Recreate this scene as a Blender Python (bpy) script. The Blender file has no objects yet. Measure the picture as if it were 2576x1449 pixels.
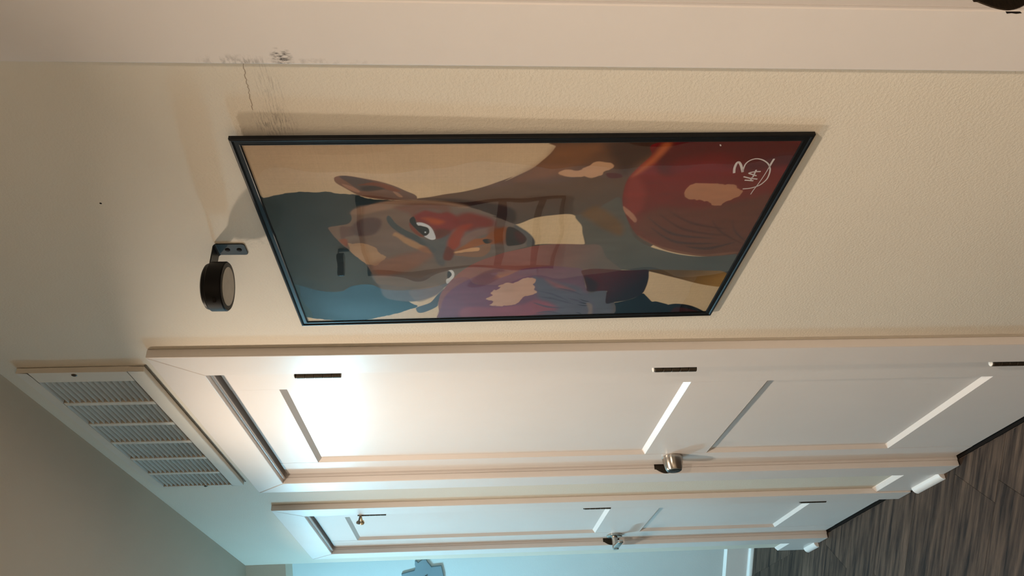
import bpy, bmesh, math, random
import numpy as np
from mathutils import Vector, Matrix

scene = bpy.context.scene
col = scene.collection
R = math.radians

# ---------------------------------------------------------------- camera
# X runs along the hallway, Y across it (wall face at Y = 0), Z up; the photograph was taken with the phone on its side.
F_PX = 1916.3
YAW, PITCH, ROLL = 0.53120, 0.06760, -0.00987
fw = Vector((math.cos(PITCH)*math.cos(YAW), -math.cos(PITCH)*math.sin(YAW), -math.sin(PITCH)))
rt = fw.cross(Vector((0, 0, 1))).normalized()
up = rt.cross(fw)
rt2 = math.cos(ROLL)*rt + math.sin(ROLL)*up
up2 = -math.sin(ROLL)*rt + math.cos(ROLL)*up
cam_data = bpy.data.cameras.new('camera')
cam = bpy.data.objects.new('camera', cam_data)
col.objects.link(cam)
ax, ay, az = -up2, rt2, -fw
cam.matrix_world = Matrix(((ax.x, ay.x, az.x, 0.0), (ax.y, ay.y, az.y, 0.676), (ax.z, ay.z, az.z, 1.537), (0, 0, 0, 1)))
cam_data.sensor_fit = 'HORIZONTAL'
cam_data.sensor_width = 36.0
cam_data.lens = F_PX/2576*36
cam_data.clip_start = 0.01
scene.camera = cam

# ---------------------------------------------------------------- light and exposure
world = bpy.data.worlds.new('world')
scene.world = world
world.use_nodes = True
world.node_tree.nodes['Background'].inputs[0].default_value = (0.5, 0.6, 0.75, 1)
world.node_tree.nodes['Background'].inputs[1].default_value = 0.05
scene.view_settings.view_transform = 'Standard'
scene.view_settings.look = 'None'
scene.view_settings.exposure = 0.0
scene.view_settings.gamma = 1.0
scene.view_settings.use_curve_mapping = False
WARM = (1.0, 0.81, 0.63)
COOL = (0.36, 0.78, 1.0)
# ceiling lamps: x, y, colour, watts, beam spread, diameter, label
LAMPS = [
    (1.76, 0.61, WARM, 14.5, 138, 0.10, 'warm recessed ceiling light above the framed boxer print'),
    (3.00, 0.61, WARM, 4.5, 140, 0.10, 'warm recessed ceiling light above the two white doors'),
    (-0.45, 0.61, WARM, 27, 138, 0.10, 'warm recessed ceiling light behind the near doorway'),
]
DOME = (4.41, 1.12, 0.15, 215)      # cool flush dome lamp: x, y, radius, radiance
CEIL = 2.471
WALL_END = 3.48
HALL_W = 1.22

# ---------------------------------------------------------------- helpers
class MB:
    """collects shapes, then builds ONE mesh object"""
    def __init__(s): s.v, s.f, s.m = [], [], []
    def add(s, vs, fs, mi=0):
        b = len(s.v); s.v += [tuple(v) for v in vs]
        s.f += [tuple(b+i for i in f) for f in fs]; s.m += [mi]*len(fs)
        return s
    def box(s, x0, x1, y0, y1, z0, z1, mi=0):
        vs = [(x0,y0,z0),(x1,y0,z0),(x1,y1,z0),(x0,y1,z0),(x0,y0,z1),(x1,y0,z1),(x1,y1,z1),(x0,y1,z1)]
        return s.add(vs, [(0,3,2,1),(4,5,6,7),(0,1,5,4),(1,2,6,5),(2,3,7,6),(3,0,4,7)], mi)
    def prism(s, poly, p0, ux, uy, uz, depth, mi=0):
        """poly (a,b) in plane (ux,uy) at p0, extruded along uz by depth"""
        p0, ux, uy, uz = map(Vector, (p0, ux, uy, uz)); n = len(poly)
        vs = [p0+ux*a+uy*b for a, b in poly]+[p0+ux*a+uy*b+uz*depth for a, b in poly]
        fs = [tuple(range(n))[::-1], tuple(range(n, 2*n))]+[(i, (i+1) % n, n+(i+1) % n, n+i) for i in range(n)]
        return s.add(vs, fs, mi)
    def lathe(s, prof, p0, axis, seg=32, mi=0):
        """prof: list of (radius, height along axis)"""
        p0 = Vector(p0); a = Vector(axis).normalized()
        u = a.orthogonal().normalized(); w = a.cross(u); vs, fs = [], []; k = len(prof)
        for r, h in prof:
            for i in range(seg):
                t = 2*math.pi*i/seg
                vs.append(p0+a*h+(u*math.cos(t)+w*math.sin(t))*r)
        for j in range(k-1):
            for i in range(seg):
                i2 = (i+1) % seg
                fs.append((j*seg+i, j*seg+i2, (j+1)*seg+i2, (j+1)*seg+i))
        fs.append(tuple(range(seg))[::-1]); fs.append(tuple((k-1)*seg+i for i in range(seg)))
        return s.add(vs, fs, mi)
    def build(s, name, mat, parent=None, bevel=0, seg=2, smooth=False, loc=None):
        me = bpy.data.meshes.new(name); me.from_pydata(s.v, [], s.f)
        bm = bmesh.new(); bm.from_mesh(me)
        bmesh.ops.recalc_face_normals(bm, faces=bm.faces)
        if bevel:
            bmesh.ops.remove_doubles(bm, verts=bm.verts, dist=1e-6)
            es = [e for e in bm.edges if len(e.link_faces) == 2 and e.calc_face_angle(0) > 0.5]
            bmesh.ops.bevel(bm, geom=es, offset=bevel, segments=seg, profile=0.5, affect='EDGES', clamp_overlap=True)
        bm.to_mesh(me); bm.free()
        for mt in (mat if isinstance(mat, (list, tuple)) else [mat]): me.materials.append(mt)
        if len(s.m) == len(me.polygons) and any(s.m):
            me.polygons.foreach_set('material_index', s.m)
        if smooth:
            me.polygons.foreach_set('use_smooth', [True]*len(me.polygons))
            try: me.set_sharp_from_angle(angle=R(35))
            except Exception: pass
        o = bpy.data.objects.new(name, me); col.objects.link(o)
        if parent: o.parent = parent
        if loc: o.location = loc
        return o

def tag(o, label=None, cat=None, group=None, kind=None):
    for k, v in (('label', label), ('category', cat), ('group', group), ('kind', kind)):
        if v: o[k] = v
    return o
def empty(name, loc=(0, 0, 0), label=None, cat=None, group=None, kind=None):
    o = bpy.data.objects.new(name, None); col.objects.link(o); o.location = loc
    o.empty_display_size = 0.05
    return tag(o, label, cat, group, kind)
def copy_tree(o, parent=None):
    c = o.copy(); col.objects.link(c)
    if parent: c.parent = parent
    for ch in list(o.children): copy_tree(ch, c)
    return c
def lin(c):
    return tuple((x/255/12.92 if x/255 <= 0.04045 else ((x/255+0.055)/1.055)**2.4) for x in c)

# ---------------------------------------------------------------- materials
def mat(name, color, rough=0.5, metal=0.0, spec=0.5, coat=0.0):
    m = bpy.data.materials.new(name); m.use_nodes = True
    b = m.node_tree.nodes['Principled BSDF']
    b.inputs['Base Color'].default_value = (*color, 1)
    b.inputs['Roughness'].default_value = rough
    b.inputs['Metallic'].default_value = metal
    b.inputs['Specular IOR Level'].default_value = spec
    b.inputs['Coat Weight'].default_value = coat
    return m
def noise_node(nt, scale, detail=3, rough=0.5, vec=None, stretch=None):
    g = nt.nodes.new('ShaderNodeNewGeometry')
    n = nt.nodes.new('ShaderNodeTexNoise')
    n.inputs['Scale'].default_value = scale; n.inputs['Detail'].default_value = detail
    n.inputs['Roughness'].default_value = rough
    if stretch:
        mp = nt.nodes.new('ShaderNodeMapping'); mp.inputs['Scale'].default_value = stretch
        nt.links.new(vec or g.outputs['Position'], mp.inputs['Vector']); nt.links.new(mp.outputs['Vector'], n.inputs['Vector'])
    else:
        nt.links.new(vec or g.outputs['Position'], n.inputs['Vector'])
    return n
def add_bump(m, layers):
    """layers: (scale, detail, strength, distance, stretch)"""
    nt = m.node_tree; b = nt.nodes['Principled BSDF']; prev = None
    for sc, de, st, di, stretch in layers:
        n = noise_node(nt, sc, de, 0.55, stretch=stretch)
        bp = nt.nodes.new('ShaderNodeBump'); bp.inputs['Strength'].default_value = st; bp.inputs['Distance'].default_value = di
        nt.links.new(n.outputs['Fac'], bp.inputs['Height'])
        if prev: nt.links.new(prev.outputs['Normal'], bp.inputs['Normal'])
        prev = bp
    nt.links.new(prev.outputs['Normal'], b.inputs['Normal'])
def vary(m, color, amount, scale, stretch=None):
    nt = m.node_tree; b = nt.nodes['Principled BSDF']
    n = noise_node(nt, scale, 4, 0.6, stretch=stretch)
    mx = nt.nodes.new('ShaderNodeMix'); mx.data_type = 'RGBA'
    mr = nt.nodes.new('ShaderNodeMapRange'); mr.inputs['From Min'].default_value = 0.3; mr.inputs['From Max'].default_value = 0.7
    nt.links.new(n.outputs['Fac'], mr.inputs['Value'])
    nt.links.new(mr.outputs['Result'], mx.inputs['Factor'])
    mx.inputs['A'].default_value = (*[c*(1-amount) for c in color], 1)
    mx.inputs['B'].default_value = (*[min(1, c*(1+amount*0.5)) for c in color], 1)
    nt.links.new(mx.outputs['Result'], b.inputs['Base Color'])
    return mx
def stain(m, spots):
    """dirty scuffs of their own shape: (centre, half-size, strength, noise stretch)"""
    nt = m.node_tree; b = nt.nodes['Principled BSDF']
    src = b.inputs['Base Color'].links[0].from_socket
    geo = nt.nodes.new('ShaderNodeNewGeometry')
    for c, h, st, stretch in spots:
        sub = nt.nodes.new('ShaderNodeVectorMath'); sub.operation = 'SUBTRACT'; sub.inputs[1].default_value = c
        nt.links.new(geo.outputs['Position'], sub.inputs[0])
        dv = nt.nodes.new('ShaderNodeVectorMath'); dv.operation = 'DIVIDE'; dv.inputs[1].default_value = h
        nt.links.new(sub.outputs[0], dv.inputs[0])
        ln = nt.nodes.new('ShaderNodeVectorMath'); ln.operation = 'LENGTH'; nt.links.new(dv.outputs[0], ln.inputs[0])
        fall = nt.nodes.new('ShaderNodeMapRange'); fall.inputs['From Min'].default_value = 1.0; fall.inputs['From Max'].default_value = 0.2
        nt.links.new(ln.outputs['Value'], fall.inputs['Value'])
        n = noise_node(nt, 1.0, 4, 0.7, stretch=stretch)
        th = nt.nodes.new('ShaderNodeMapRange'); th.inputs['From Min'].default_value = 0.47; th.inputs['From Max'].default_value = 0.68
        nt.links.new(n.outputs['Fac'], th.inputs['Value'])
        mu = nt.nodes.new('ShaderNodeMath'); mu.operation = 'MULTIPLY'
        nt.links.new(fall.outputs['Result'], mu.inputs[0]); nt.links.new(th.outputs['Result'], mu.inputs[1])
        mu2 = nt.nodes.new('ShaderNodeMath'); mu2.operation = 'MULTIPLY'; mu2.inputs[1].default_value = st; mu2.use_clamp = True
        nt.links.new(mu.outputs[0], mu2.inputs[0])
        mx = nt.nodes.new('ShaderNodeMix'); mx.data_type = 'RGBA'
        nt.links.new(mu2.outputs[0], mx.inputs['Factor']); nt.links.new(src, mx.inputs['A'])
        mx.inputs['B'].default_value = (0.09, 0.075, 0.065, 1)
        src = mx.outputs['Result']
    nt.links.new(src, b.inputs['Base Color'])

WALLC = (0.76, 0.70, 0.60)
M = {}
M['wall'] = mat('wall_paint', WALLC, 0.62, spec=0.3)
vary(M['wall'], WALLC, 0.03, 2.5)
stain(M['wall'], [((0.735, 0, 1.768), (0.035, 0.05, 0.035), 0.8, (60, 60, 420)), ((0.68, 0, 1.762), (0.06, 0.05, 0.02), 0.4, (40, 40, 500)),
                  ((2.0, 0, 1.0), (0.012, 0.05, 0.02), 0.4, (200, 200, 200)), ((1.0, 0, 1.86), (0.02, 0.05, 0.05), 0.25, (200, 200, 100))])
add_bump(M['wall'], [(240, 2, 0.5, 0.0011, None), (620, 2, 0.35, 0.0006, None)])
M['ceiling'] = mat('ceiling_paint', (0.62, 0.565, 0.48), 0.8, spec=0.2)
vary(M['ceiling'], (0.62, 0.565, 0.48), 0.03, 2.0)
add_bump(M['ceiling'], [(150, 2, 0.3, 0.001, None)])
TRIMC = (0.79, 0.745, 0.72)
M['trim'] = mat('trim_paint', TRIMC, 0.32, spec=0.5)
vary(M['trim'], TRIMC, 0.025, 6)
add_bump(M['trim'], [(60, 3, 0.12, 0.0012, (6, 6, 0.6)), (380, 2, 0.10, 0.0005, None)])
M['casing'] = mat('casing_paint_scuffed', TRIMC, 0.42, spec=0.45)
vary(M['casing'], TRIMC, 0.025, 6)
stain(M['casing'], [((0.624, 0.006, 1.736), (0.02, 0.03, 0.014), 1.8, (260, 60, 90)), ((0.628, 0.006, 1.79), (0.012, 0.03, 0.05), 0.6, (60, 60, 160)),
                    ((0.627, 0.006, 1.70), (0.006, 0.03, 0.09), 0.3, (90, 60, 90))])
add_bump(M['casing'], [(60, 3, 0.10, 0.0012, (6, 6, 0.6)), (380, 2, 0.08, 0.0005, None)])
M['door'] = mat('door_paint', TRIMC, 0.34, spec=0.20)
vary(M['door'], TRIMC, 0.02, 5)
add_bump(M['door'], [(45, 3, 0.16, 0.0012, (4, 4, 1.0)), (300, 2, 0.10, 0.0005, None)])
M['jamb'] = M['trim']
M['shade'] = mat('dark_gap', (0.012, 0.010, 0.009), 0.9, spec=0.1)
M['frame'] = mat('black_frame', (0.008, 0.009, 0.010), 0.32, spec=0.2)
vary(M['frame'], (0.006, 0.0065, 0.008), 0.2, 40)
M['puck'] = mat('black_plastic', (0.004, 0.0035, 0.004), 0.40, spec=0.22)
add_bump(M['puck'], [(900, 2, 0.15, 0.0004, None)])
M['bracket'] = mat('dark_painted_steel', (0.010, 0.013, 0.017), 0.35, spec=0.4)
add_bump(M['bracket'], [(800, 2, 0.12, 0.0004, None)])
M['lens'] = mat('lamp_lens', (0.50, 0.46, 0.40), 0.16, spec=0.5)
vary(M['lens'], (0.48, 0.44, 0.39), 0.12, 30)
M['nickel'] = mat('satin_nickel', (0.50, 0.47, 0.43), 0.22, metal=1.0)
vary(M['nickel'], (0.50, 0.47, 0.43), 0.06, 80)
M['bronze'] = mat('dark_bronze', (0.060, 0.045, 0.032), 0.42, metal=0.8)
vary(M['bronze'], (0.060, 0.045, 0.032), 0.4, 300, (0.3, 0.3, 3))
M['hinge'] = mat('dark_hinge_metal', (0.075, 0.058, 0.040), 0.45, metal=0.7)
vary(M['hinge'], (0.075, 0.058, 0.040), 0.35, 400)
M['brass'] = mat('worn_brass', (0.80, 0.58, 0.36), 0.28, metal=1.0)
vary(M['brass'], (0.80, 0.58, 0.36), 0.1, 200)
M['rubber'] = mat('grey_rubber', (0.16, 0.15, 0.13), 0.6)
vary(M['rubber'], (0.16, 0.15, 0.13), 0.1, 100)
M['vent'] = mat('grille_paint', (0.74, 0.70, 0.63), 0.42, spec=0.45)
vary(M['vent'], (0.74, 0.70, 0.63), 0.04, 12)
M['slat'] = mat('grille_paint_shaded', (0.50, 0.47, 0.41), 0.45, spec=0.45)  # grille paint made darker, putting the shade on the down-facing blades into the colour
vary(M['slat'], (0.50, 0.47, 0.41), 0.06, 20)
M['caulk'] = mat('brown_caulk_gap', (0.20, 0.15, 0.10), 0.8)
vary(M['caulk'], (0.22, 0.17, 0.11), 0.3, 60)
M['crack'] = mat('hairline_crack', (0.36, 0.29, 0.23), 0.9)
vary(M['crack'], (0.36, 0.29, 0.23), 0.2, 200)
M['ink'] = mat('white_ink', (0.72, 0.68, 0.70), 0.6)
vary(M['ink'], (0.72, 0.68, 0.70), 0.06, 300)
M['farwall'] = mat('pale_grey_paint', (0.70, 0.74, 0.74), 0.6, spec=0.3)
vary(M['farwall'], (0.70, 0.74, 0.74), 0.03, 2.5)
add_bump(M['farwall'], [(240, 2, 0.36, 0.0011, None)])
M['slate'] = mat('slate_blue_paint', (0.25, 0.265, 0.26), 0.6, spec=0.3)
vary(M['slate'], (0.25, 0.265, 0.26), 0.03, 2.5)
M['decor'] = mat('blue_grey_paint', (0.20, 0.27, 0.31), 0.5)
vary(M['decor'], (0.20, 0.27, 0.31), 0.08, 8)
M['plastic'] = mat('white_plastic', (0.78, 0.76, 0.72), 0.3)
vary(M['plastic'], (0.78, 0.76, 0.72), 0.02, 30)
M['print2'] = mat('grey_print', (0.55, 0.50, 0.43), 0.6)
vary(M['print2'], (0.55, 0.50, 0.43), 0.06, 12)
M['dark_print'] = mat('dark_print_band', (0.03, 0.02, 0.02), 0.6)
vary(M['dark_print'], (0.03, 0.02, 0.02), 0.2, 40)
def emis(name, colr, s):
    m = bpy.data.materials.new(name); m.use_nodes = True; nt = m.node_tree; nt.nodes.clear()
    e = nt.nodes.new('ShaderNodeEmission'); e.inputs[0].default_value = (*colr, 1); e.inputs[1].default_value = s
    o = nt.nodes.new('ShaderNodeOutputMaterial'); nt.links.new(e.outputs[0], o.inputs[0]); return m
def glass_mat():
    # thin clear sheet: what is not mirrored passes straight through (Schlick reflectance of plexiglass, slightly wavy)
    m = bpy.data.materials.new('clear_plexiglass'); m.use_nodes = True; nt = m.node_tree; nt.nodes.clear()
    out = nt.nodes.new('ShaderNodeOutputMaterial'); mix = nt.nodes.new('ShaderNodeMixShader')
    tr = nt.nodes.new('ShaderNodeBsdfTransparent'); gl = nt.nodes.new('ShaderNodeBsdfGlossy')
    gl.inputs['Roughness'].default_value = 0.0; tr.inputs[0].default_value = (0.985, 0.985, 0.98, 1)
    lw = nt.nodes.new('ShaderNodeLayerWeight'); lw.inputs['Blend'].default_value = 0.5
    pw = nt.nodes.new('ShaderNodeMath'); pw.operation = 'POWER'; pw.inputs[1].default_value = 5.0
    ma = nt.nodes.new('ShaderNodeMath'); ma.operation = 'MULTIPLY_ADD'; ma.inputs[1].default_value = 0.95; ma.inputs[2].default_value = 0.038
    nt.links.new(lw.outputs['Facing'], pw.inputs[0]); nt.links.new(pw.outputs[0], ma.inputs[0]); nt.links.new(ma.outputs[0], mix.inputs[0])
    n = noise_node(nt, 7, 1, 0.4)
    bp = nt.nodes.new('ShaderNodeBump'); bp.inputs['Strength'].default_value = 0.25; bp.inputs['Distance'].default_value = 0.006
    nt.links.new(n.outputs['Fac'], bp.inputs['Height']); nt.links.new(bp.outputs['Normal'], gl.inputs['Normal'])
    nt.links.new(tr.outputs[0], mix.inputs[1]); nt.links.new(gl.outputs[0], mix.inputs[2]); nt.links.new(mix.outputs[0], out.inputs[0])
    return m
M['glass'] = glass_mat()
DIAG = R(47)
def wood_mat():
    m = mat('dark_oak_vinyl', (0.06, 0.045, 0.038), 0.6, spec=0.10); nt = m.node_tree; b = nt.nodes['Principled BSDF']
    g = nt.nodes.new('ShaderNodeNewGeometry'); oi = nt.nodes.new('ShaderNodeObjectInfo')
    rot = nt.nodes.new('ShaderNodeMapping'); rot.inputs['Rotation'].default_value = (0, 0, -DIAG)
    nt.links.new(g.outputs['Position'], rot.inputs['Vector'])
    off = nt.nodes.new('ShaderNodeVectorMath'); off.operation = 'MULTIPLY_ADD'
    cx = nt.nodes.new('ShaderNodeCombineXYZ')
    for i in range(3): nt.links.new(oi.outputs['Random'], cx.inputs[i])
    off.inputs[1].default_value = (37, 91, 13)
    nt.links.new(cx.outputs[0], off.inputs[0]); nt.links.new(rot.outputs['Vector'], off.inputs[2])
    def nz(sc, st, de, ro):
        mp = nt.nodes.new('ShaderNodeMapping'); mp.inputs['Scale'].default_value = st
        nt.links.new(off.outputs[0], mp.inputs['Vector'])
        n = nt.nodes.new('ShaderNodeTexNoise'); n.inputs['Scale'].default_value = sc; n.inputs['Detail'].default_value = de; n.inputs['Roughness'].default_value = ro
        nt.links.new(mp.outputs['Vector'], n.inputs['Vector']); return n
    n1 = nz(4, (1, 14, 1), 6, 0.62); n2 = nz(14, (1, 22, 1), 4, 0.7); n3 = nz(3, (1, 3, 1), 2, 0.5)
    r1 = nt.nodes.new('ShaderNodeValToRGB'); e = r1.color_ramp.elements
    e[0].position = 0.32; e[0].color = (*lin((34, 30, 30)), 1); e[1].position = 0.72; e[1].color = (*lin((104, 88, 76)), 1)
    nt.links.new(n1.outputs['Fac'], r1.inputs['Fac'])
    r2 = nt.nodes.new('ShaderNodeMapRange'); r2.inputs['From Min'].default_value = 0.3; r2.inputs['From Max'].default_value = 0.7; r2.inputs['To Min'].default_value = 0.72; r2.inputs['To Max'].default_value = 1.12
    nt.links.new(n2.outputs['Fac'], r2.inputs['Value'])
    r3 = nt.nodes.new('ShaderNodeMapRange'); r3.inputs['To Min'].default_value = 0.82; r3.inputs['To Max'].default_value = 1.12
    nt.links.new(oi.outputs['Random'], r3.inputs['Value'])
    mm = nt.nodes.new('ShaderNodeMath'); mm.operation = 'MULTIPLY'
    nt.links.new(r2.outputs['Result'], mm.inputs[0]); nt.links.new(r3.outputs['Result'], mm.inputs[1])
    vm = nt.nodes.new('ShaderNodeVectorMath'); vm.operation = 'SCALE'
    nt.links.new(r1.outputs['Color'], vm.inputs[0]); nt.links.new(mm.outputs[0], vm.inputs['Scale'])
    nt.links.new(vm.outputs[0], b.inputs['Base Color'])
    bp = nt.nodes.new('ShaderNodeBump'); bp.inputs['Strength'].default_value = 0.25; bp.inputs['Distance'].default_value = 0.0008
    nt.links.new(n2.outputs['Fac'], bp.inputs['Height']); nt.links.new(bp.outputs['Normal'], b.inputs['Normal'])
    return m
M['wood'] = wood_mat()
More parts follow.
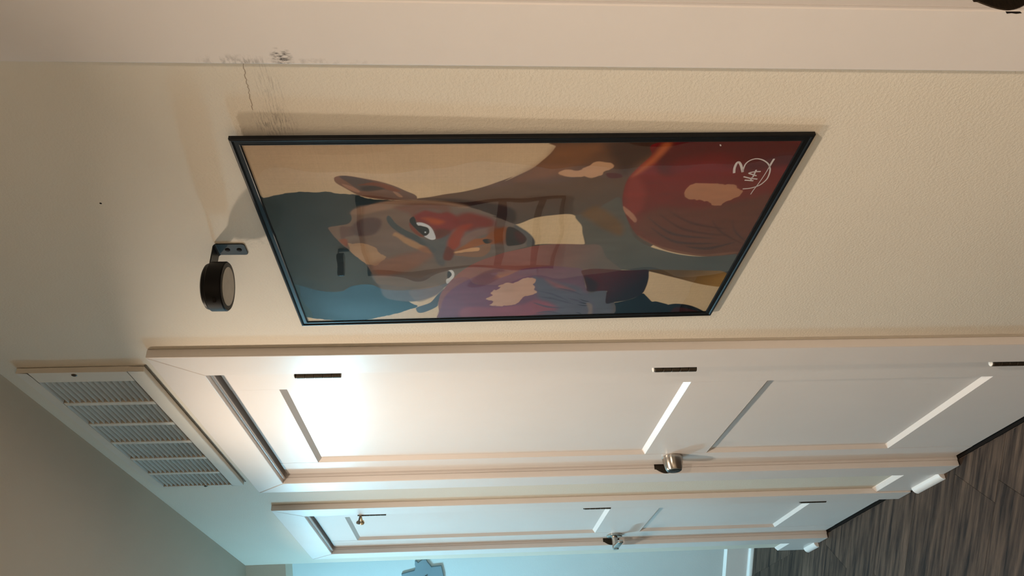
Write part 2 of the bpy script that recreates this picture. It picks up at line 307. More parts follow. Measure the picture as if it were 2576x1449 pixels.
PRINT_SHAPES = [
((98, 68, 52),2,1,0,((84, 72, 62), (-210.3, 305.2), (-69.4, 274.9)),'-119.7,555.4;-121.3,534.7;-124.9,514;-130.6,493.3;-135.8,468.5;-145.2,442;-157.8,417.9;-168,399.3;-159.2,408.8;-171.7,391.2;-187,372.2;-203.6,359.7;-216.8,351.1;-229.9,345.6;-238.4,343.6;-236.6,191.7;-110.2,161.7;-35,143.8;46.9,197.6;7.7,275.5;1.5,275.2;-27.2,282.5;-46.9,286.3;-66.1,294.4;-77.6,306.9;-76.4,330.9;-69.8,360.9;-53.6,388.4;-58.2,418.4;-97,504.5;-115.4,545.4'),
((118, 78, 54),22,0.7,0,None,'-203.5,357.7;-228.4,342.6;-233.5,288.9;-201.2,299.9;-170.7,336.5;-158.7,380.2;-165.4,394.9'),
((66, 52, 46),20,0.8,0,None,'-236.2,273.8;-235.3,201.2;-190.9,229.8;-169,242;-191.3,258.2'),
((166, 124, 92),2,1,0.8,None,'-173.9,336.8;-180.1,332.4;-182.1,323.6;-179.7,309.1;-185.8,301.8;-191.3,294.5;-197.9,287.5;-198.4,275.5;-193.9,262.7;-183.6,262;-177.5,273.2;-171.2,274.2;-165.9,281.6;-162.8,290.5;-166.2,299.2;-164.8,310.3;-167.3,325.9'),
((84, 44, 34),1.5,1,0,None,'-172.7,269;-173.8,259.3;-171.7,248.7;-164.3,244.8;-162.2,253.2;-163.6,264.2'),
((62, 50, 46),8.5,0.85,0,None,'-119.9,532.8;-120.2,483.1;-111.3,441.3;-94.3,395.3;-57.5,393.3;-88.3,440.9;-107.3,493.8'),
((60, 60, 57),1.2,1,0.5,None,'-123.6,759.1;-128,746.2;-131.7,733.4;-135.4,720.8;-139,704.2;-140,688.2;-138.4,672.5;-140,656.3;-135.8,645;-133.5,629.2;-132.6,617.3;-127,609.8;-120.9,594.2;-118.3,567.8;-115.1,561.9;-99,588.1;-47.9,593;32.5,600.6;81.3,598.2;124.5,580.1;175.5,563.6;193,549.3;205.1,565.5;220,592.5;232.1,624.8;241.9,652;240.2,683.2;235.9,711.2;229,735.9;221.6,751.3;213.5,760.1'),
((98, 88, 82),5.1,1,0,None,'76,616.6;123.3,609.3;155.6,604.9;169.2,588.5;175.9,556.1;164.3,527.6;142.5,506.8;108.9,496.1;62.1,509.3;47.1,555.6'),
((116, 80, 62),1.2,1,0,((96, 72, 62), (-163.5, 637.1), (-122.2, 545.0)),'-167.4,643.4;-172.3,640.7;-174.7,631.6;-173.2,620.2;-167.5,601.3;-160.9,582.2;-150.8,563.2;-139.1,548;-130.5,536.3;-122.7,533.4;-118.7,539;-118.6,565.8;-121.5,588;-126.9,605.8;-132.9,617.2;-147.3,631.4;-158.8,641.7'),
((78, 64, 58),2,0.9,0,None,'-172.9,635.8;-172.6,620.2;-162,592;-154.3,576.9;-142.6,559.8;-139.5,568.1;-146.5,591.6;-140.3,608.3;-143.7,613.9;-160.1,625.8'),
((112, 62, 44),2.5,0.8,0,None,'-155.9,606.5;-159.4,590.3;-152.6,571.1;-139.2,556;-139.5,568.1;-151.4,591.1;-153.4,612.8'),
((58, 46, 44),5.1,0.9,0,None,'-148.5,609.4;-151.4,591.1;-144.6,577.8;-140,594.3;-140.3,606.3'),
((150, 104, 80),2.5,0.8,0,None,'-156.4,634.1;-150.4,621.1;-140.4,612.3;-137.1,614.7;-144,625.9'),
((146, 104, 80),1.5,0.8,0,None,'-137.8,566.3;-136,560.3;-125.8,553.3;-125.9,559.1'),
((84, 78, 76),1.5,1,0,None,'202.5,552.9;196.2,549.5;189.8,538.9;179.9,525.7;157.3,514.7;142.5,506.8;137.8,501.7;178,511.6;196.8,516;215.2,537.5;216.8,549.3'),
((112, 88, 72),1.3,1,0.3,((104, 90, 80), (-81.2, 632.0), (71.7, 504.4)),'-88.7,630.9;-96.4,626.8;-101.2,619;-104.8,608.3;-112.3,588.9;-116.9,565.9;-117.6,537;-112.7,504.1;-105,472.8;-92,445.2;-76.1,419.1;-75.9,423.9;-65.5,406.8;-52.3,388.4;-43.6,379.2;-33.7,369.8;-21.9,362.2;-9.8,356.8;0.2,355.6;9.3,357.6;23.9,386.4;39.6,420.2;39.2,415;64.4,450;95.6,474;118.7,491.4;132.4,511.5;125.4,560.5;113.7,608.3;98.6,614.3;77.6,617.6;47,626.1;24.6,639.1;5.5,646.8;-6.3,654.1;-29,663.3;-42.2,666.8;-54.1,668.1;-58.5,650.6;-62.8,638;-73,631.9'),
((136, 104, 82),8.5,0.8,0,None,'-87.3,631.2;-102.1,620;-107,603.1;-114.9,581.3;-118.2,557.8;-117.7,534.5;-115,499.5;-103.3,464.1;-97.3,464.1;-106.1,499.7;-108.9,535;-103.6,558.9;-98,575.8;-91.5,595.3;-84.8,613.8'),
((86, 66, 60),6.8,0.9,0,None,'-72.7,618.7;-76.8,601.6;-71.9,590.1;-55.1,590.7;-35.9,600.9;-30.2,613.8;-30.6,628.6;-41.3,635.9;-57.3,632.6'),
((92, 66, 58),5.1,0.7,0,None,'-52.5,651.4;-55.5,641.3;-52,630.9;-32.5,633.3;-28.5,644.9;-22,653.2'),
((128, 66, 44),5.1,0.7,0,None,'-19.9,657.2;-21.8,645.8;-3.7,646.9;-7.4,652.7'),
((150, 116, 86),1.8,1,0.8,None,'-11.7,645.2;-8,637.6;-11.1,625.9;-3.7,611.7;5.8,602.5;20,600;29.2,590.8;37.8,595.2;53.1,606.5;52.2,617.6;45.7,627.3;29.5,635.8;12.6,643.9;0.9,644.4'),
((124, 84, 66),17,0.7,0,None,'49.9,614.7;31.5,581.7;16.1,541.8;19.1,522.5;28.9,516.4;62.5,544.3;79.4,572.1;88.7,599.8;77.8,612.2'),
((112, 74, 60),13.6,0.8,0,None,'-103.7,564.7;-108.9,535;-104,493.8;-89.9,490.5;-94.7,523.9;-78.9,541.4;-87.3,548.1;-95.7,561.8'),
((74, 74, 70),1.6,1,0.4,None,'-77.9,580.5;-80.6,577.3;-73.5,573.1;-60.8,568;-44.4,555.8;-32,541.7;-20.5,532.2;-5.4,521.5;10.1,510.5;20.6,514.8;12,523.5;-3.5,534.3;-17.6,546.2;-31.4,560.4;-43.8,570.6;-59,577.9;-69.6,580.9'),
((152, 114, 80),5.1,0.9,0.4,None,'-30.8,575.3;-37.2,569.9;-25.8,558.3;-13,545.2;2.4,529.5;9.2,535;6.6,543.8;-7.7,558.2;-23.9,568.4'),
((138, 92, 66),6.8,0.8,0,None,'0.1,529.4;9.7,520.8;21.6,518.7;18.9,529;9.1,538.8'),
((84, 82, 78),6.8,0.85,0,None,'-20.6,533.5;-16.5,510.9;-34.9,491.6;-39.1,485.9;-19.2,489.4;1.3,493.6;24.8,498;59.2,498.7;53.8,509.3;24.1,516.2;0.3,524.3'),
((116, 48, 40),8.5,0.9,0,None,'-76.8,541.5;-84.9,535.1;-92.7,523.9;-89.4,513.3;-85.7,502.6;-88.2,490.6;-77.3,478.6;-58.2,473.9;-47.6,478.9;-34.8,489.1;-24,499.4;-19.8,509.6;-44.3,513.7;-59.7,525.4;-65.3,537.4'),
((154, 74, 44),10.2,0.9,0,None,'-73.4,528.4;-73.7,515.1;-64.8,497.1;-56.9,503.5;-59.4,515.7;-68,522.6'),
((88, 56, 46),10.2,0.8,0,None,'-39.9,511.4;-43.9,498.9;-36.9,486.5;-24,499.4;-22.1,509.5'),
((116, 62, 48),2,0.9,0,None,'-62.4,548.2;-53.7,542.9;-38.4,536.3;-26,528.2;-26.2,534.5;-36.4,542.6;-48.5,547.5'),
((34, 36, 38),1.2,1,0,None,'-70.8,547;-75.9,544;-77.6,540.9;-70.5,538.5;-60,537;-48,530.3;-35.7,519.7;-28,521.2;-27.1,526.9;-36.1,534;-50.5,541.8;-62.4,547'),
((182, 176, 170),1,1,0,None,'-61.7,537.5;-62.3,530.2;-55.7,520.7;-45.4,514.9;-31.1,511.5;-19.4,510.6;-16,516;-19.8,522.2;-26.6,527.2;-35.8,522.2;-45.7,523.3;-51.7,529.5;-54.6,534.9'),
((46, 44, 44),1,1,0,None,'-54.6,534.3;-52.9,528.2;-48.9,521.6;-41.2,519.3;-33.5,520.4;-27.5,525;-29.4,529.3;-36.1,532.7;-44.9,534.8'),
((200, 196, 190),0.8,1,0,None,'-38.1,526.8;-38.5,524.9;-36.5,524;-34.8,525.1;-35.3,526.8'),
((112, 50, 40),13.6,0.9,0,None,'-85.1,464;-80.6,445.8;-67.5,423.6;-48.2,423;-45.6,444;-38.3,459;-43.1,471.5;-47.7,481.4;-73.2,481.1'),
((136, 60, 42),10.2,0.9,0,None,'-36.9,483.4;-51.7,471.5;-55.6,455.4;-38.5,464;-20.8,469.1;-5,471.7;7.7,476.9;13.8,484.7;6,492.4;-14.7,491.3'),
((120, 92, 80),5.1,0.9,0,None,'-20.8,469.1;-38.1,451.5;-48.2,423;-41.4,413.8;-33,427.4;-21.2,444.9;-5.8,461.4;-2.7,471.7'),
((134, 82, 52),6.8,0.95,0,None,'11.2,476.9;-2.4,464;-15.8,451.2;-19.8,434.7;-37.3,422.6;-45.4,401.4;-18.7,400.2;-3.2,417.5;-0.4,436.9;4,444.5;12.8,463.9;19.3,482.2'),
((122, 90, 70),2,0.95,0,None,'18,484.8;14,463.9;6.4,443.2;-3.6,428.5;4.7,424.7;20,426.6;33.7,436.8;35.5,453.3;31.8,470.5;27.7,482.3'),
((180, 136, 96),2,0.95,0.3,None,'20.9,485.5;14.2,470.4;8.4,453.6;8.8,442.9;17.5,444.3;19.4,460;22.6,477'),
((50, 42, 40),2,1,0,None,'-13.1,437.8;-16,430.8;-12.6,422.7;-5.3,424.8;-3.3,433'),
((96, 52, 44),5.1,0.9,0,None,'24.7,499.3;3.6,493.6;10.9,486;20.5,482.2;42.2,487.8;43.1,497.1;36.8,500.2'),
((176, 168, 158),1,1,0,None,'74.8,492.3;73.7,486.9;82.9,483.2;96,483.8;109.2,488.8;117,495.9;103.5,496.7;98.4,491.4;88,487.4;78.7,489.7'),
((58, 56, 58),1.2,1,0,None,'78.6,493.8;79.5,489.7;88,487.4;97,491.4;96.9,494.8'),
((116, 72, 52),11.9,0.75,0,None,'-46.9,429.4;-46.8,412.1;-47.6,402.3;-28.8,399.8;-3.2,400.2;-1.5,410.3;-8,426.2'),
((56, 42, 42),2.5,0.95,0,None,'-43.3,401.6;-44.8,390.2;-32.1,378.5;-20.2,371;-11.2,369.1;-0.4,374.2;3.7,387.5;0.8,400'),
((78, 44, 44),10.2,0.8,0,None,'-34.3,387.4;-26.2,375.9;-12.2,369.9;-2.5,376.6;-12.7,385'),
((84, 80, 76),5.1,0.9,0,None,'-52.3,388.4;-43.6,379.2;-33.7,369.8;-21.9,362.2;-9.8,356.8;0.2,355.6;7.8,359.4;5.9,368.1;-12.2,368.5;-24.1,372.4;-34,378.6;-45.8,390.3'),
((120, 98, 86),5.1,0.6,0,None,'140.1,561.4;128.9,536.1;122.9,506.3;142.6,504.3;166.9,527.7;176.2,548.5'),
((88, 80, 70),2,1,0,((82, 80, 74), (-38.3, 259.1), (79.0, 66.4)),'4.8,274.5;-27.2,282.5;-46.9,286.3;-73,299.7;-80.6,278.7;-105.3,256.3;-111.9,235.8;-12.5,197;31.6,132.8;47.1,67.7;31.5,8.3;67.5,4.3;104.7,11.8;97,25.7;89.8,88.8;88.6,154.7;79.2,241.1;69.5,315.9;61.3,413;34.9,413.9;3.8,357.4;2.4,311.2'),
((106, 76, 50),15.3,0.8,0,None,'-77.2,290.3;-96.8,272.3;-76,244.9;-45.1,222;-19.4,221.5;-36.1,249.6;-61.9,276'),
((112, 46, 40),1.6,1,0,((96, 62, 52), (-177.2, 156.9), (28.7, 92.3)),'-238.2,199.9;-209,213.3;-181.5,227.9;-159.2,236;-132.6,237;-104.8,233.7;-75.5,224;-44.8,210.1;-20.6,196.3;-2.9,178.7;14.6,155.9;28.1,133.6;39.7,101.6;46.7,67.8;44.6,38.8;40.9,17.6;31.6,5.8;-238.7,1'),
((78, 36, 36),16,0.8,0,None,'-236.7,195.7;-234.4,3.3;-193.6,3.7;-175.7,72.9;-195.5,130.8;-167.9,179.6;-190.4,201.2'),
((108, 36, 34),22,0.6,0,None,'-199.3,172.7;-213.7,125.8;-194.8,79.1;-166.2,80.4;-154.2,140.4;-167.9,179.6'),
((158, 84, 54),11.9,0.9,0,None,'-235.3,201.2;-208.9,210.3;-183,224.1;-164,230.7;-178.2,217;-199.7,203.2;-232.3,190.7'),
((130, 58, 50),15.3,0.7,0,None,'-164,230.7;-136,233.8;-101.1,228.5;-75.2,213.7;-89.6,201;-121.6,203.2;-152.3,213.8'),
((156, 108, 84),2,0.9,0.3,None,'-95.8,231.2;-88.3,222.8;-75.2,211.4;-59.9,203.5;-53.9,206.2;-69.8,218.2;-79.2,225.5'),
((98, 64, 52),24,0.75,0,None,'-89.1,178.8;-87.5,111.7;-107.7,50.9;-113.9,8.6;-23.1,9.3;35.5,19.3;32.6,103.4;-11.8,173.5;-44.6,203.2'),
((156, 106, 78),1.8,1,0.9,None,'-126.6,146.1;-140.2,144.9;-147.5,138.7;-148.8,117.7;-145.6,93.3;-142.2,73.9;-134.3,69.3;-129.7,60.2;-116.8,61.5;-108.2,72.1;-100.5,79.7;-94.1,82.3;-94.3,93.5;-102.5,102.5;-109.3,122;-112.5,138.2'),
((66, 54, 52),5.1,0.75,0,None,'-67.1,187.4;-24.5,139;-6.4,65.9;-17.2,137.2'),
((74, 52, 48),5.1,0.75,0,None,'-74.2,171;-36,123.2;-14.3,53.9;-28.8,121.4'),
((66, 54, 52),5.1,0.75,0,None,'-39.9,177.1;-1.8,128.8;8.5,56.8;5.8,126.9'),
((74, 52, 48),5.1,0.75,0,None,'-81.2,157;-53.4,116.2;-32.6,59.4;-46.4,114.3'),
((66, 54, 52),5.1,0.75,0,None,'15.3,107.8;19.1,70.6;5.1,28.8;26.9,68.4'),
((74, 52, 48),5.1,0.75,0,None,'-56.8,85;-28.3,62.8;9.7,17.7;-21,60.7'),
((66, 54, 52),5.1,0.75,0,None,'-55.9,52.6;-27.6,39.1;5.8,9.3;-20.3,36.8'),
((122, 84, 62),5.1,0.7,0,None,'-18.5,192.3;10.3,156.9;33.5,103.2;40.8,69.4;34.6,19.6;39.1,18.2;46.2,67.9;27.3,133.8;-2.9,178.7'),
((92, 68, 46),1.6,1,0,((140, 104, 62), (92.2, 88.2), (138.7, 23.9)),'86.3,155.2;89.3,89;93.2,37.1;94.7,25.1;104.7,12.6;129.4,6.2;148.4,9.2;137.5,50.5;116.9,94.8;101,129.3'),
((40, 43, 46),1.3,1,0,None,'195.3,213.3;197.5,194.5;188.2,170;179.6,158.5;166,148.3;175.3,139.8;186,132.4;196.4,124.9;196.2,118.3;199.2,111;208.6,92.9;210.1,92.4;207,78.1;212,55;225.9,32;248,9.2;276.7,-1.1;265.1,212.7'),
((72, 42, 42),2.5,0.9,0,None,'221.9,77.8;229.1,45;252.7,7.9;264.6,4.6;261.1,69.2'),
((128, 84, 74),1.4,1,0,((98, 84, 74), (54.7, 361.2), (68.0, 240.7)),'246.2,509;215.4,511.9;185.8,512.6;152.5,507.6;123.3,496.4;95.3,482.5;66.2,461.9;44.9,438.4;31.4,415.3;34.3,420.4;24.3,403.5;17.6,386.7;11.6,370;6.7,356.7;2.8,334.3;2,313.8;2.7,296.6;4.9,273.5;8.1,250;46.3,232.2;85.8,201.4;82.7,238.5;79.6,259.5;85.4,269.7;101.3,263.9;125.2,258.1;152.6,249.3;154.1,216;253.4,198.6;246.2,413.6'),
((152, 94, 68),13.6,0.7,0,None,'117.4,442;97.4,418.4;89.1,394.7;82.9,379.5;99.1,374.9;107.7,393.8;118.5,417.7;136.9,435.6'),
((112, 72, 80),5.1,0.95,0,((106, 80, 84), (132.1, 380.3), (161.9, 264.6)),'243.5,506.8;194,507.7;153,497;119.4,474.1;92.2,442.4;84.2,411;106.7,418.1;94.9,394.4;82.4,379.5;74.7,369.2;70.9,352.8;67.8,329.3;68.4,312.6;73.4,288.1;78.5,270.6;101.3,263.9;125.2,258.1;162.8,246.6;251.6,231.4;246.2,413.6'),
((96, 46, 56),6.8,0.7,0,None,'124.8,461.7;87.6,440;72.6,413.8;80,399;88.3,423;103,407.8;130.7,439.3'),
((136, 80, 82),14,0.8,0,None,'204,466.3;203.9,415;195.9,363.8;179,336.8;207.1,298;227.4,322.3;248.3,373.8;243.3,466.4'),
((92, 88, 90),16,0.85,0,None,'104.8,350.2;110.5,325.3;123.7,294.4;137,267.8;160.2,248.2;154.1,216;257.7,197.6;250.1,339;223.3,296.3;190.5,312.7;171.4,334.9'),
((134, 86, 80),11.9,0.8,0,None,'109.2,327.9;123.2,306.8;136,289.2;151.6,272.3;148.4,287.8;135.1,310.6'),
((128, 76, 76),15.3,0.8,0,None,'189,343.7;197.8,324.9;212.3,300.1;222.4,314.9;215.9,336.4'),
((84, 76, 80),2.5,0.8,0,None,'148.7,336.8;159.4,309.4;186.9,279.5;166,308.7'),
((84, 76, 80),2.5,0.8,0,None,'168.8,335.1;174.7,307.8;200.6,266.1;181.4,307.1'),
((84, 76, 80),2.5,0.8,0,None,'140.2,305;148.3,279;167.3,257.5;154.8,278.2'),
((84, 76, 80),2.5,0.8,0,None,'189,343.7;202.9,316.7;213.1,284.3;209.9,316'),
((84, 76, 80),2.5,0.8,0,None,'176.4,282;184.6,261.6;204.8,235.4;191.4,260.8'),
((84, 76, 80),2.5,0.8,0,None,'229.5,335.3;222.1,309.6;240.6,281.1;229.2,308.9'),
((48, 46, 50),1.2,0.8,0,None,'200.8,262.2;204.2,248.6;205.3,236.7;207.1,248.2'),
((48, 46, 50),1.2,0.8,0,None,'180,261;186.4,251;191.4,240;189.3,250.7'),
((48, 46, 50),1.2,0.8,0,None,'231.1,260.9;233,252.7;242.4,247.5;236,252.3'),
((48, 46, 50),1.2,0.8,0,None,'193,260.6;196.2,248.4;199.4,237.5;199.2,248'),
((126, 106, 94),5.1,0.8,0,None,'196.4,245.8;204.9,234.1;251.8,228.6;248.5,237.2;223.6,238'),
((172, 132, 106),1.6,1,0.9,None,'141.7,413.9;151.4,421.2;160.8,417.1;172.6,428.3;182.7,413.8;195.6,421.2;200.1,406.7;196,415.2;199.8,402.3;198.6,389.4;195.2,376.7;186.5,368.3;168.8,361.8;160.7,345.9;152.2,340;143.4,345.4;133.6,345.3;124.3,348.7;119.2,345.2;107.8,345.6;103.3,357.6;106.4,367.1;119.5,381;119,393.3;128.5,407.5;132.2,403.7;140.5,409.6;142.6,416.9'),
((86, 40, 42),1.6,1,0,((58, 46, 46), (104.6, 241.3), (141.4, 166.0)),'85.4,269.7;79.6,259.5;79.3,239;84.9,201.6;85.8,176.9;85.5,156.1;98.8,151.3;117.9,148;142.2,146.7;164.7,148.5;179.6,158.5;189.4,172.4;196.2,194.8;198.6,209.4;164.2,214.3;153.5,217.4;153.9,247.8;137.6,253.9;103.7,263.5'),
((58, 40, 44),10.2,0.8,0,None,'103.8,261.1;113.8,246.1;128.6,235.1;153.2,235.2;153.9,247.8;132.7,254.6'),
]
SIGNATURE = [
(2.4,'-170.9,85.8;-180.8,88.4;-190.4,89;-195,87.4;-191.4,83.5;-183.1,78.8;-172.8,74'),
(1.4,'-172.8,74;-180.6,75.3;-190.1,75.6;-196.6,73;-200.6,68.1;-201.6,62.3;-199.2,54.4;-194.4,47.3;-189.6,42.5;-182.4,37.9;-176.4,35.4;-166.6,33.5;-156.7,33.2;-149.2,35.5;-142.9,39;-138.5,44.9;-135.5,52.1;-134.4,61.6'),
(2,'-201.3,38.4;-193.1,39;-184.8,39.2'),
(0.9,'-184.8,39.2;-170.4,39.7;-155.6,41;-141.7,42.7;-130.1,44.6;-121,45.3'),
(1.6,'-162.7,69.5;-158.6,58.1;-156.7,47.2'),
(1.7,'-154.8,65.3;-153.9,58.2;-153,51.8'),
(1.7,'-161.1,56.4;-153.6,56.3'),
(1.5,'-173.8,48;-173.3,57.4;-170.5,64.1;-167.6,58.7;-164.2,51'),
(1.6,'-177.7,55.9;-161.4,55.4'),
(1.2,'-232,124.1;-228.5,122'),
]

# ---------------------------------------------------------------- the setting
DD = Vector((math.cos(DIAG), math.sin(DIAG), 0)); NN = Vector((DD.y, -DD.x, 0))      # along / away through the angled passage
CORNER = Vector((WALL_END, 0, 0)); FAR = 0.568
def diag(t, n, z=0.0): return CORNER+DD*t+NN*n+Vector((0, 0, z))
D1 = dict(x0=1.460, x1=2.228, top=2.057, ox0=1.371, ox1=2.318, otop=2.146)
D2 = dict(x0=2.612, x1=3.220, top=2.064, ox0=2.525, ox1=3.309, otop=2.156)
D3 = dict(x0=-0.240, x1=0.543, top=2.057, ox0=-0.330, ox1=0.632, otop=2.146, th=0.006)
JT = 0.019

# right-hand wall, with three door openings cut through it
w = MB(); xs = -2.6
for d in (D3, D1, D2):
    w.box(xs, d['x0']-JT, -0.11, 0, 0, CEIL)
    if d is D1:            # hole for the return air grille above the nearer door
        w.box(d['x0']-JT, d['x1']+JT, -0.11, 0, d['top']+JT, 2.204); w.box(d['x0']-JT, d['x1']+JT, -0.11, 0, 2.406, CEIL)
        w.box(d['x0']-JT, 1.489, -0.11, 0, 2.204, 2.406); w.box(2.246, d['x1']+JT, -0.11, 0, 2.204, 2.406)
        w.box(1.489, 2.246, -0.11, -0.10, 2.204, 2.406)
    else: w.box(d['x0']-JT, d['x1']+JT, -0.11, 0, d['top']+JT, CEIL)
    xs = d['x1']+JT
w.box(xs, WALL_END, -0.11, 0, 0, CEIL)
wall_r = tag(w.build('wall_right', M['wall']), 'cream painted hallway wall carrying the framed print and two white doors', 'wall', kind='structure')
# hairline crack running down from the casing
def ribbon(pts, wd, y):
    mb = MB(); n = len(pts); vs = []
    for i, (x, z) in enumerate(pts):
        a = pts[max(0, i-1)]; b = pts[min(n-1, i+1)]; t = Vector((b[0]-a[0], b[1]-a[1])).normalized()
        for s in (-1, 1): vs.append((x-t.y*wd*s/2, y, z+t.x*wd*s/2))
    return mb.add(vs, [(2*i, 2*i+1, 2*i+3, 2*i+2) for i in range(n-1)])
random.seed(4)
def jig(a, b, n, j): return [(a[0]+(b[0]-a[0])*i/n+random.uniform(-j, j), a[1]+(b[1]-a[1])*i/n+random.uniform(-j, j)) for i in range(n+1)]
ribbon(jig((0.634, 1.783), (0.712, 1.790), 26, 0.0012), 0.0006, 0.0004).build('crack', M['crack'], wall_r)

OX0, OX1, OT = 1.38, 2.27, 2.36
wl = MB(); wl.box(-2.6, OX0, HALL_W, HALL_W+0.11, 0, CEIL); wl.box(OX0, OX1, HALL_W, HALL_W+0.11, OT, CEIL); wl.box(OX1, 3.12, HALL_W, HALL_W+0.11, 0, CEIL)
tag(wl.build('wall_left', M['wall']),
    'cream painted hallway wall facing the framed print', 'wall', kind='structure')
tag(MB().box(-2.71, -2.6, -0.11, HALL_W+0.11, 0, CEIL).build('wall_back', M['wall']), 'cream painted wall closing the hallway behind the near doorway', 'wall', kind='structure')
tag(MB().box(-2.75, 8.2, -2.0, 4.3, CEIL, CEIL+0.1).build('ceiling', M['ceiling']), 'flat taupe looking ceiling over the hallway', 'ceiling', kind='structure')
tag(MB().prism([(-0.9, 0), (4.6, 0), (4.6, 0.1), (-0.9, 0.1)], diag(0, FAR), DD, NN, (0, 0, 1), CEIL).build('wall_far', M['farwall']),
    'blue lit angled wall at the far end past the bulkhead', 'wall', kind='structure')
tag(MB().prism([(0.0, 0.0), (0.0, FAR), (-0.1, FAR), (-0.1, 0.0)], diag(0, 0), DD, NN, (0, 0, 1), CEIL).build('wall_niche', M['wall']),
    'short return wall behind the far corner of the hallway', 'wall', kind='structure')
tag(MB().prism([(0, 0), (0.55, 0), (0.55, 0.12), (0, 0.12)], diag(0, 0, 2.302), DD, NN, (0, 0, 1), CEIL-2.302).build('trim_3', M['wall']),
    'short dim bulkhead dropping from the ceiling at the far corner of the hallway', 'bulkhead', kind='structure')
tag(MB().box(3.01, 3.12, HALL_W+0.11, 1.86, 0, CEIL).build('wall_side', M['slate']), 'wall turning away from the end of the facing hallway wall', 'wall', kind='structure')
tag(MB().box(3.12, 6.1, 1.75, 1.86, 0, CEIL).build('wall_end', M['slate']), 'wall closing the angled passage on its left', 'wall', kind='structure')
# little room behind the near doorway
cl = MB(); cl.box(-0.6, 0.9, -1.32, -1.22, 0, CEIL); cl.box(-0.6, -0.5, -1.22, -0.11, 0, CEIL); cl.box(0.9, 1.0, -1.32, -0.11, 0, CEIL)
tag(cl.build('wall_closet', M['wall']), 'walls of the small room behind the near doorway', 'wall', kind='structure')

# unlit room behind the opening in the facing wall, with a white casing round the opening
dr_ = MB(); dr_.box(0.6, 0.7, HALL_W+0.11, 3.4, 0, CEIL); dr_.box(2.91, 3.01, HALL_W+0.11, 3.4, 0, CEIL); dr_.box(0.6, 3.01, 3.4, 3.5, 0, CEIL)
tag(dr_.build('wall_dark_room', M['wall']), 'walls of the unlit room opening off the facing side of the hallway', 'wall', kind='structure')
tr5 = empty('trim_5', (OX0, HALL_W, 0), 'white casing around the open passage in the facing wall', 'door casing', kind='structure')
W5 = OX1-OX0
MB().box(-0.07, 0, -0.018, 0, 0.002, OT+0.07).build('side_casing', M['trim'], tr5)
MB().box(W5, W5+0.07, -0.018, 0, 0.002, OT+0.07).build('side_casing', M['trim'], tr5)
MB().box(0, W5, -0.018, 0, OT, OT+0.07).build('head_casing', M['trim'], tr5)

# floor: a dark base with separate vinyl planks laid on the diagonal
floor = tag(MB().box(-2.75, 8.2, -2.0, 4.3, -0.06, -0.0042).build('floor', M['wood']), 'dark brown wood look plank floor laid diagonally', 'floor', kind='structure')
def clip(poly, a, b, c):                     # keep a*x + b*y <= c
    out = []
    for i in range(len(poly)):
        p, q = poly[i], poly[(i+1) % len(poly)]; dp, dq = a*p[0]+b*p[1]-c, a*q[0]+b*q[1]-c
        if dp <= 0: out.append(p)
        if dp*dq < 0:
            t = dp/(dp-dq); out.append((p[0]+(q[0]-p[0])*t, p[1]+(q[1]-p[1])*t))
    return out
MB().lathe([(0.0016, 0), (0.0016, 0.0004)], (0.9015, 0.0, 2.046), (0, 1, 0), 10).build('nail_hole', M['shade'], wall_r)
random.seed(11)
PW, PL = 0.182, 1.22
farc = NN.dot(CORNER)+FAR-0.001; dc = DD.dot(CORNER)
nplank = 0
for i in range(-34, 34):
    offs = random.uniform(0, PL)
    if i == -3: offs = 0.62
    for j in range(-4, 8):
        t0, t1 = j*PL+offs, (j+1)*PL+offs; g = 0.0005
        o0 = Vector((0.0, 0.0, 0.0))
        base = [(t0+g, i*PW+g), (t1-g, i*PW+g), (t1-g, (i+1)*PW-g), (t0+g, (i+1)*PW-g)]
        pl = [(DD.x*a+NN.x*b, DD.y*a+NN.y*b) for a, b in base]
        regions = ([(0, -1, 0.0), (0, 1, 1.215), (-1, 0, 0.9), (NN.x, NN.y, farc)],
                   [(0, 1, -0.0005), (-DD.x, -DD.y, -dc-0.001), (NN.x, NN.y, farc)],
                   [(0, -1, -1.216), (0, 1, 1.745), (-1, 0, -3.125), (NN.x, NN.y, farc), (1, 0, 5.6)])
        for reg in regions:
            q = pl
            for a, b, c in reg:
                if len(q) > 2: q = clip(q, a, b, c)
            if len(q) > 2 and abs(sum(q[k][0]*q[(k+1) % len(q)][1]-q[(k+1) % len(q)][0]*q[k][1] for k in range(len(q))))/2 > 2e-4:
                mb = MB(); mb.prism(q, (0, 0, -0.0042), (1, 0, 0), (0, 1, 0), (0, 0, 1), 0.0042)
                mb.build('plank', M['wood'], floor); nplank += 1

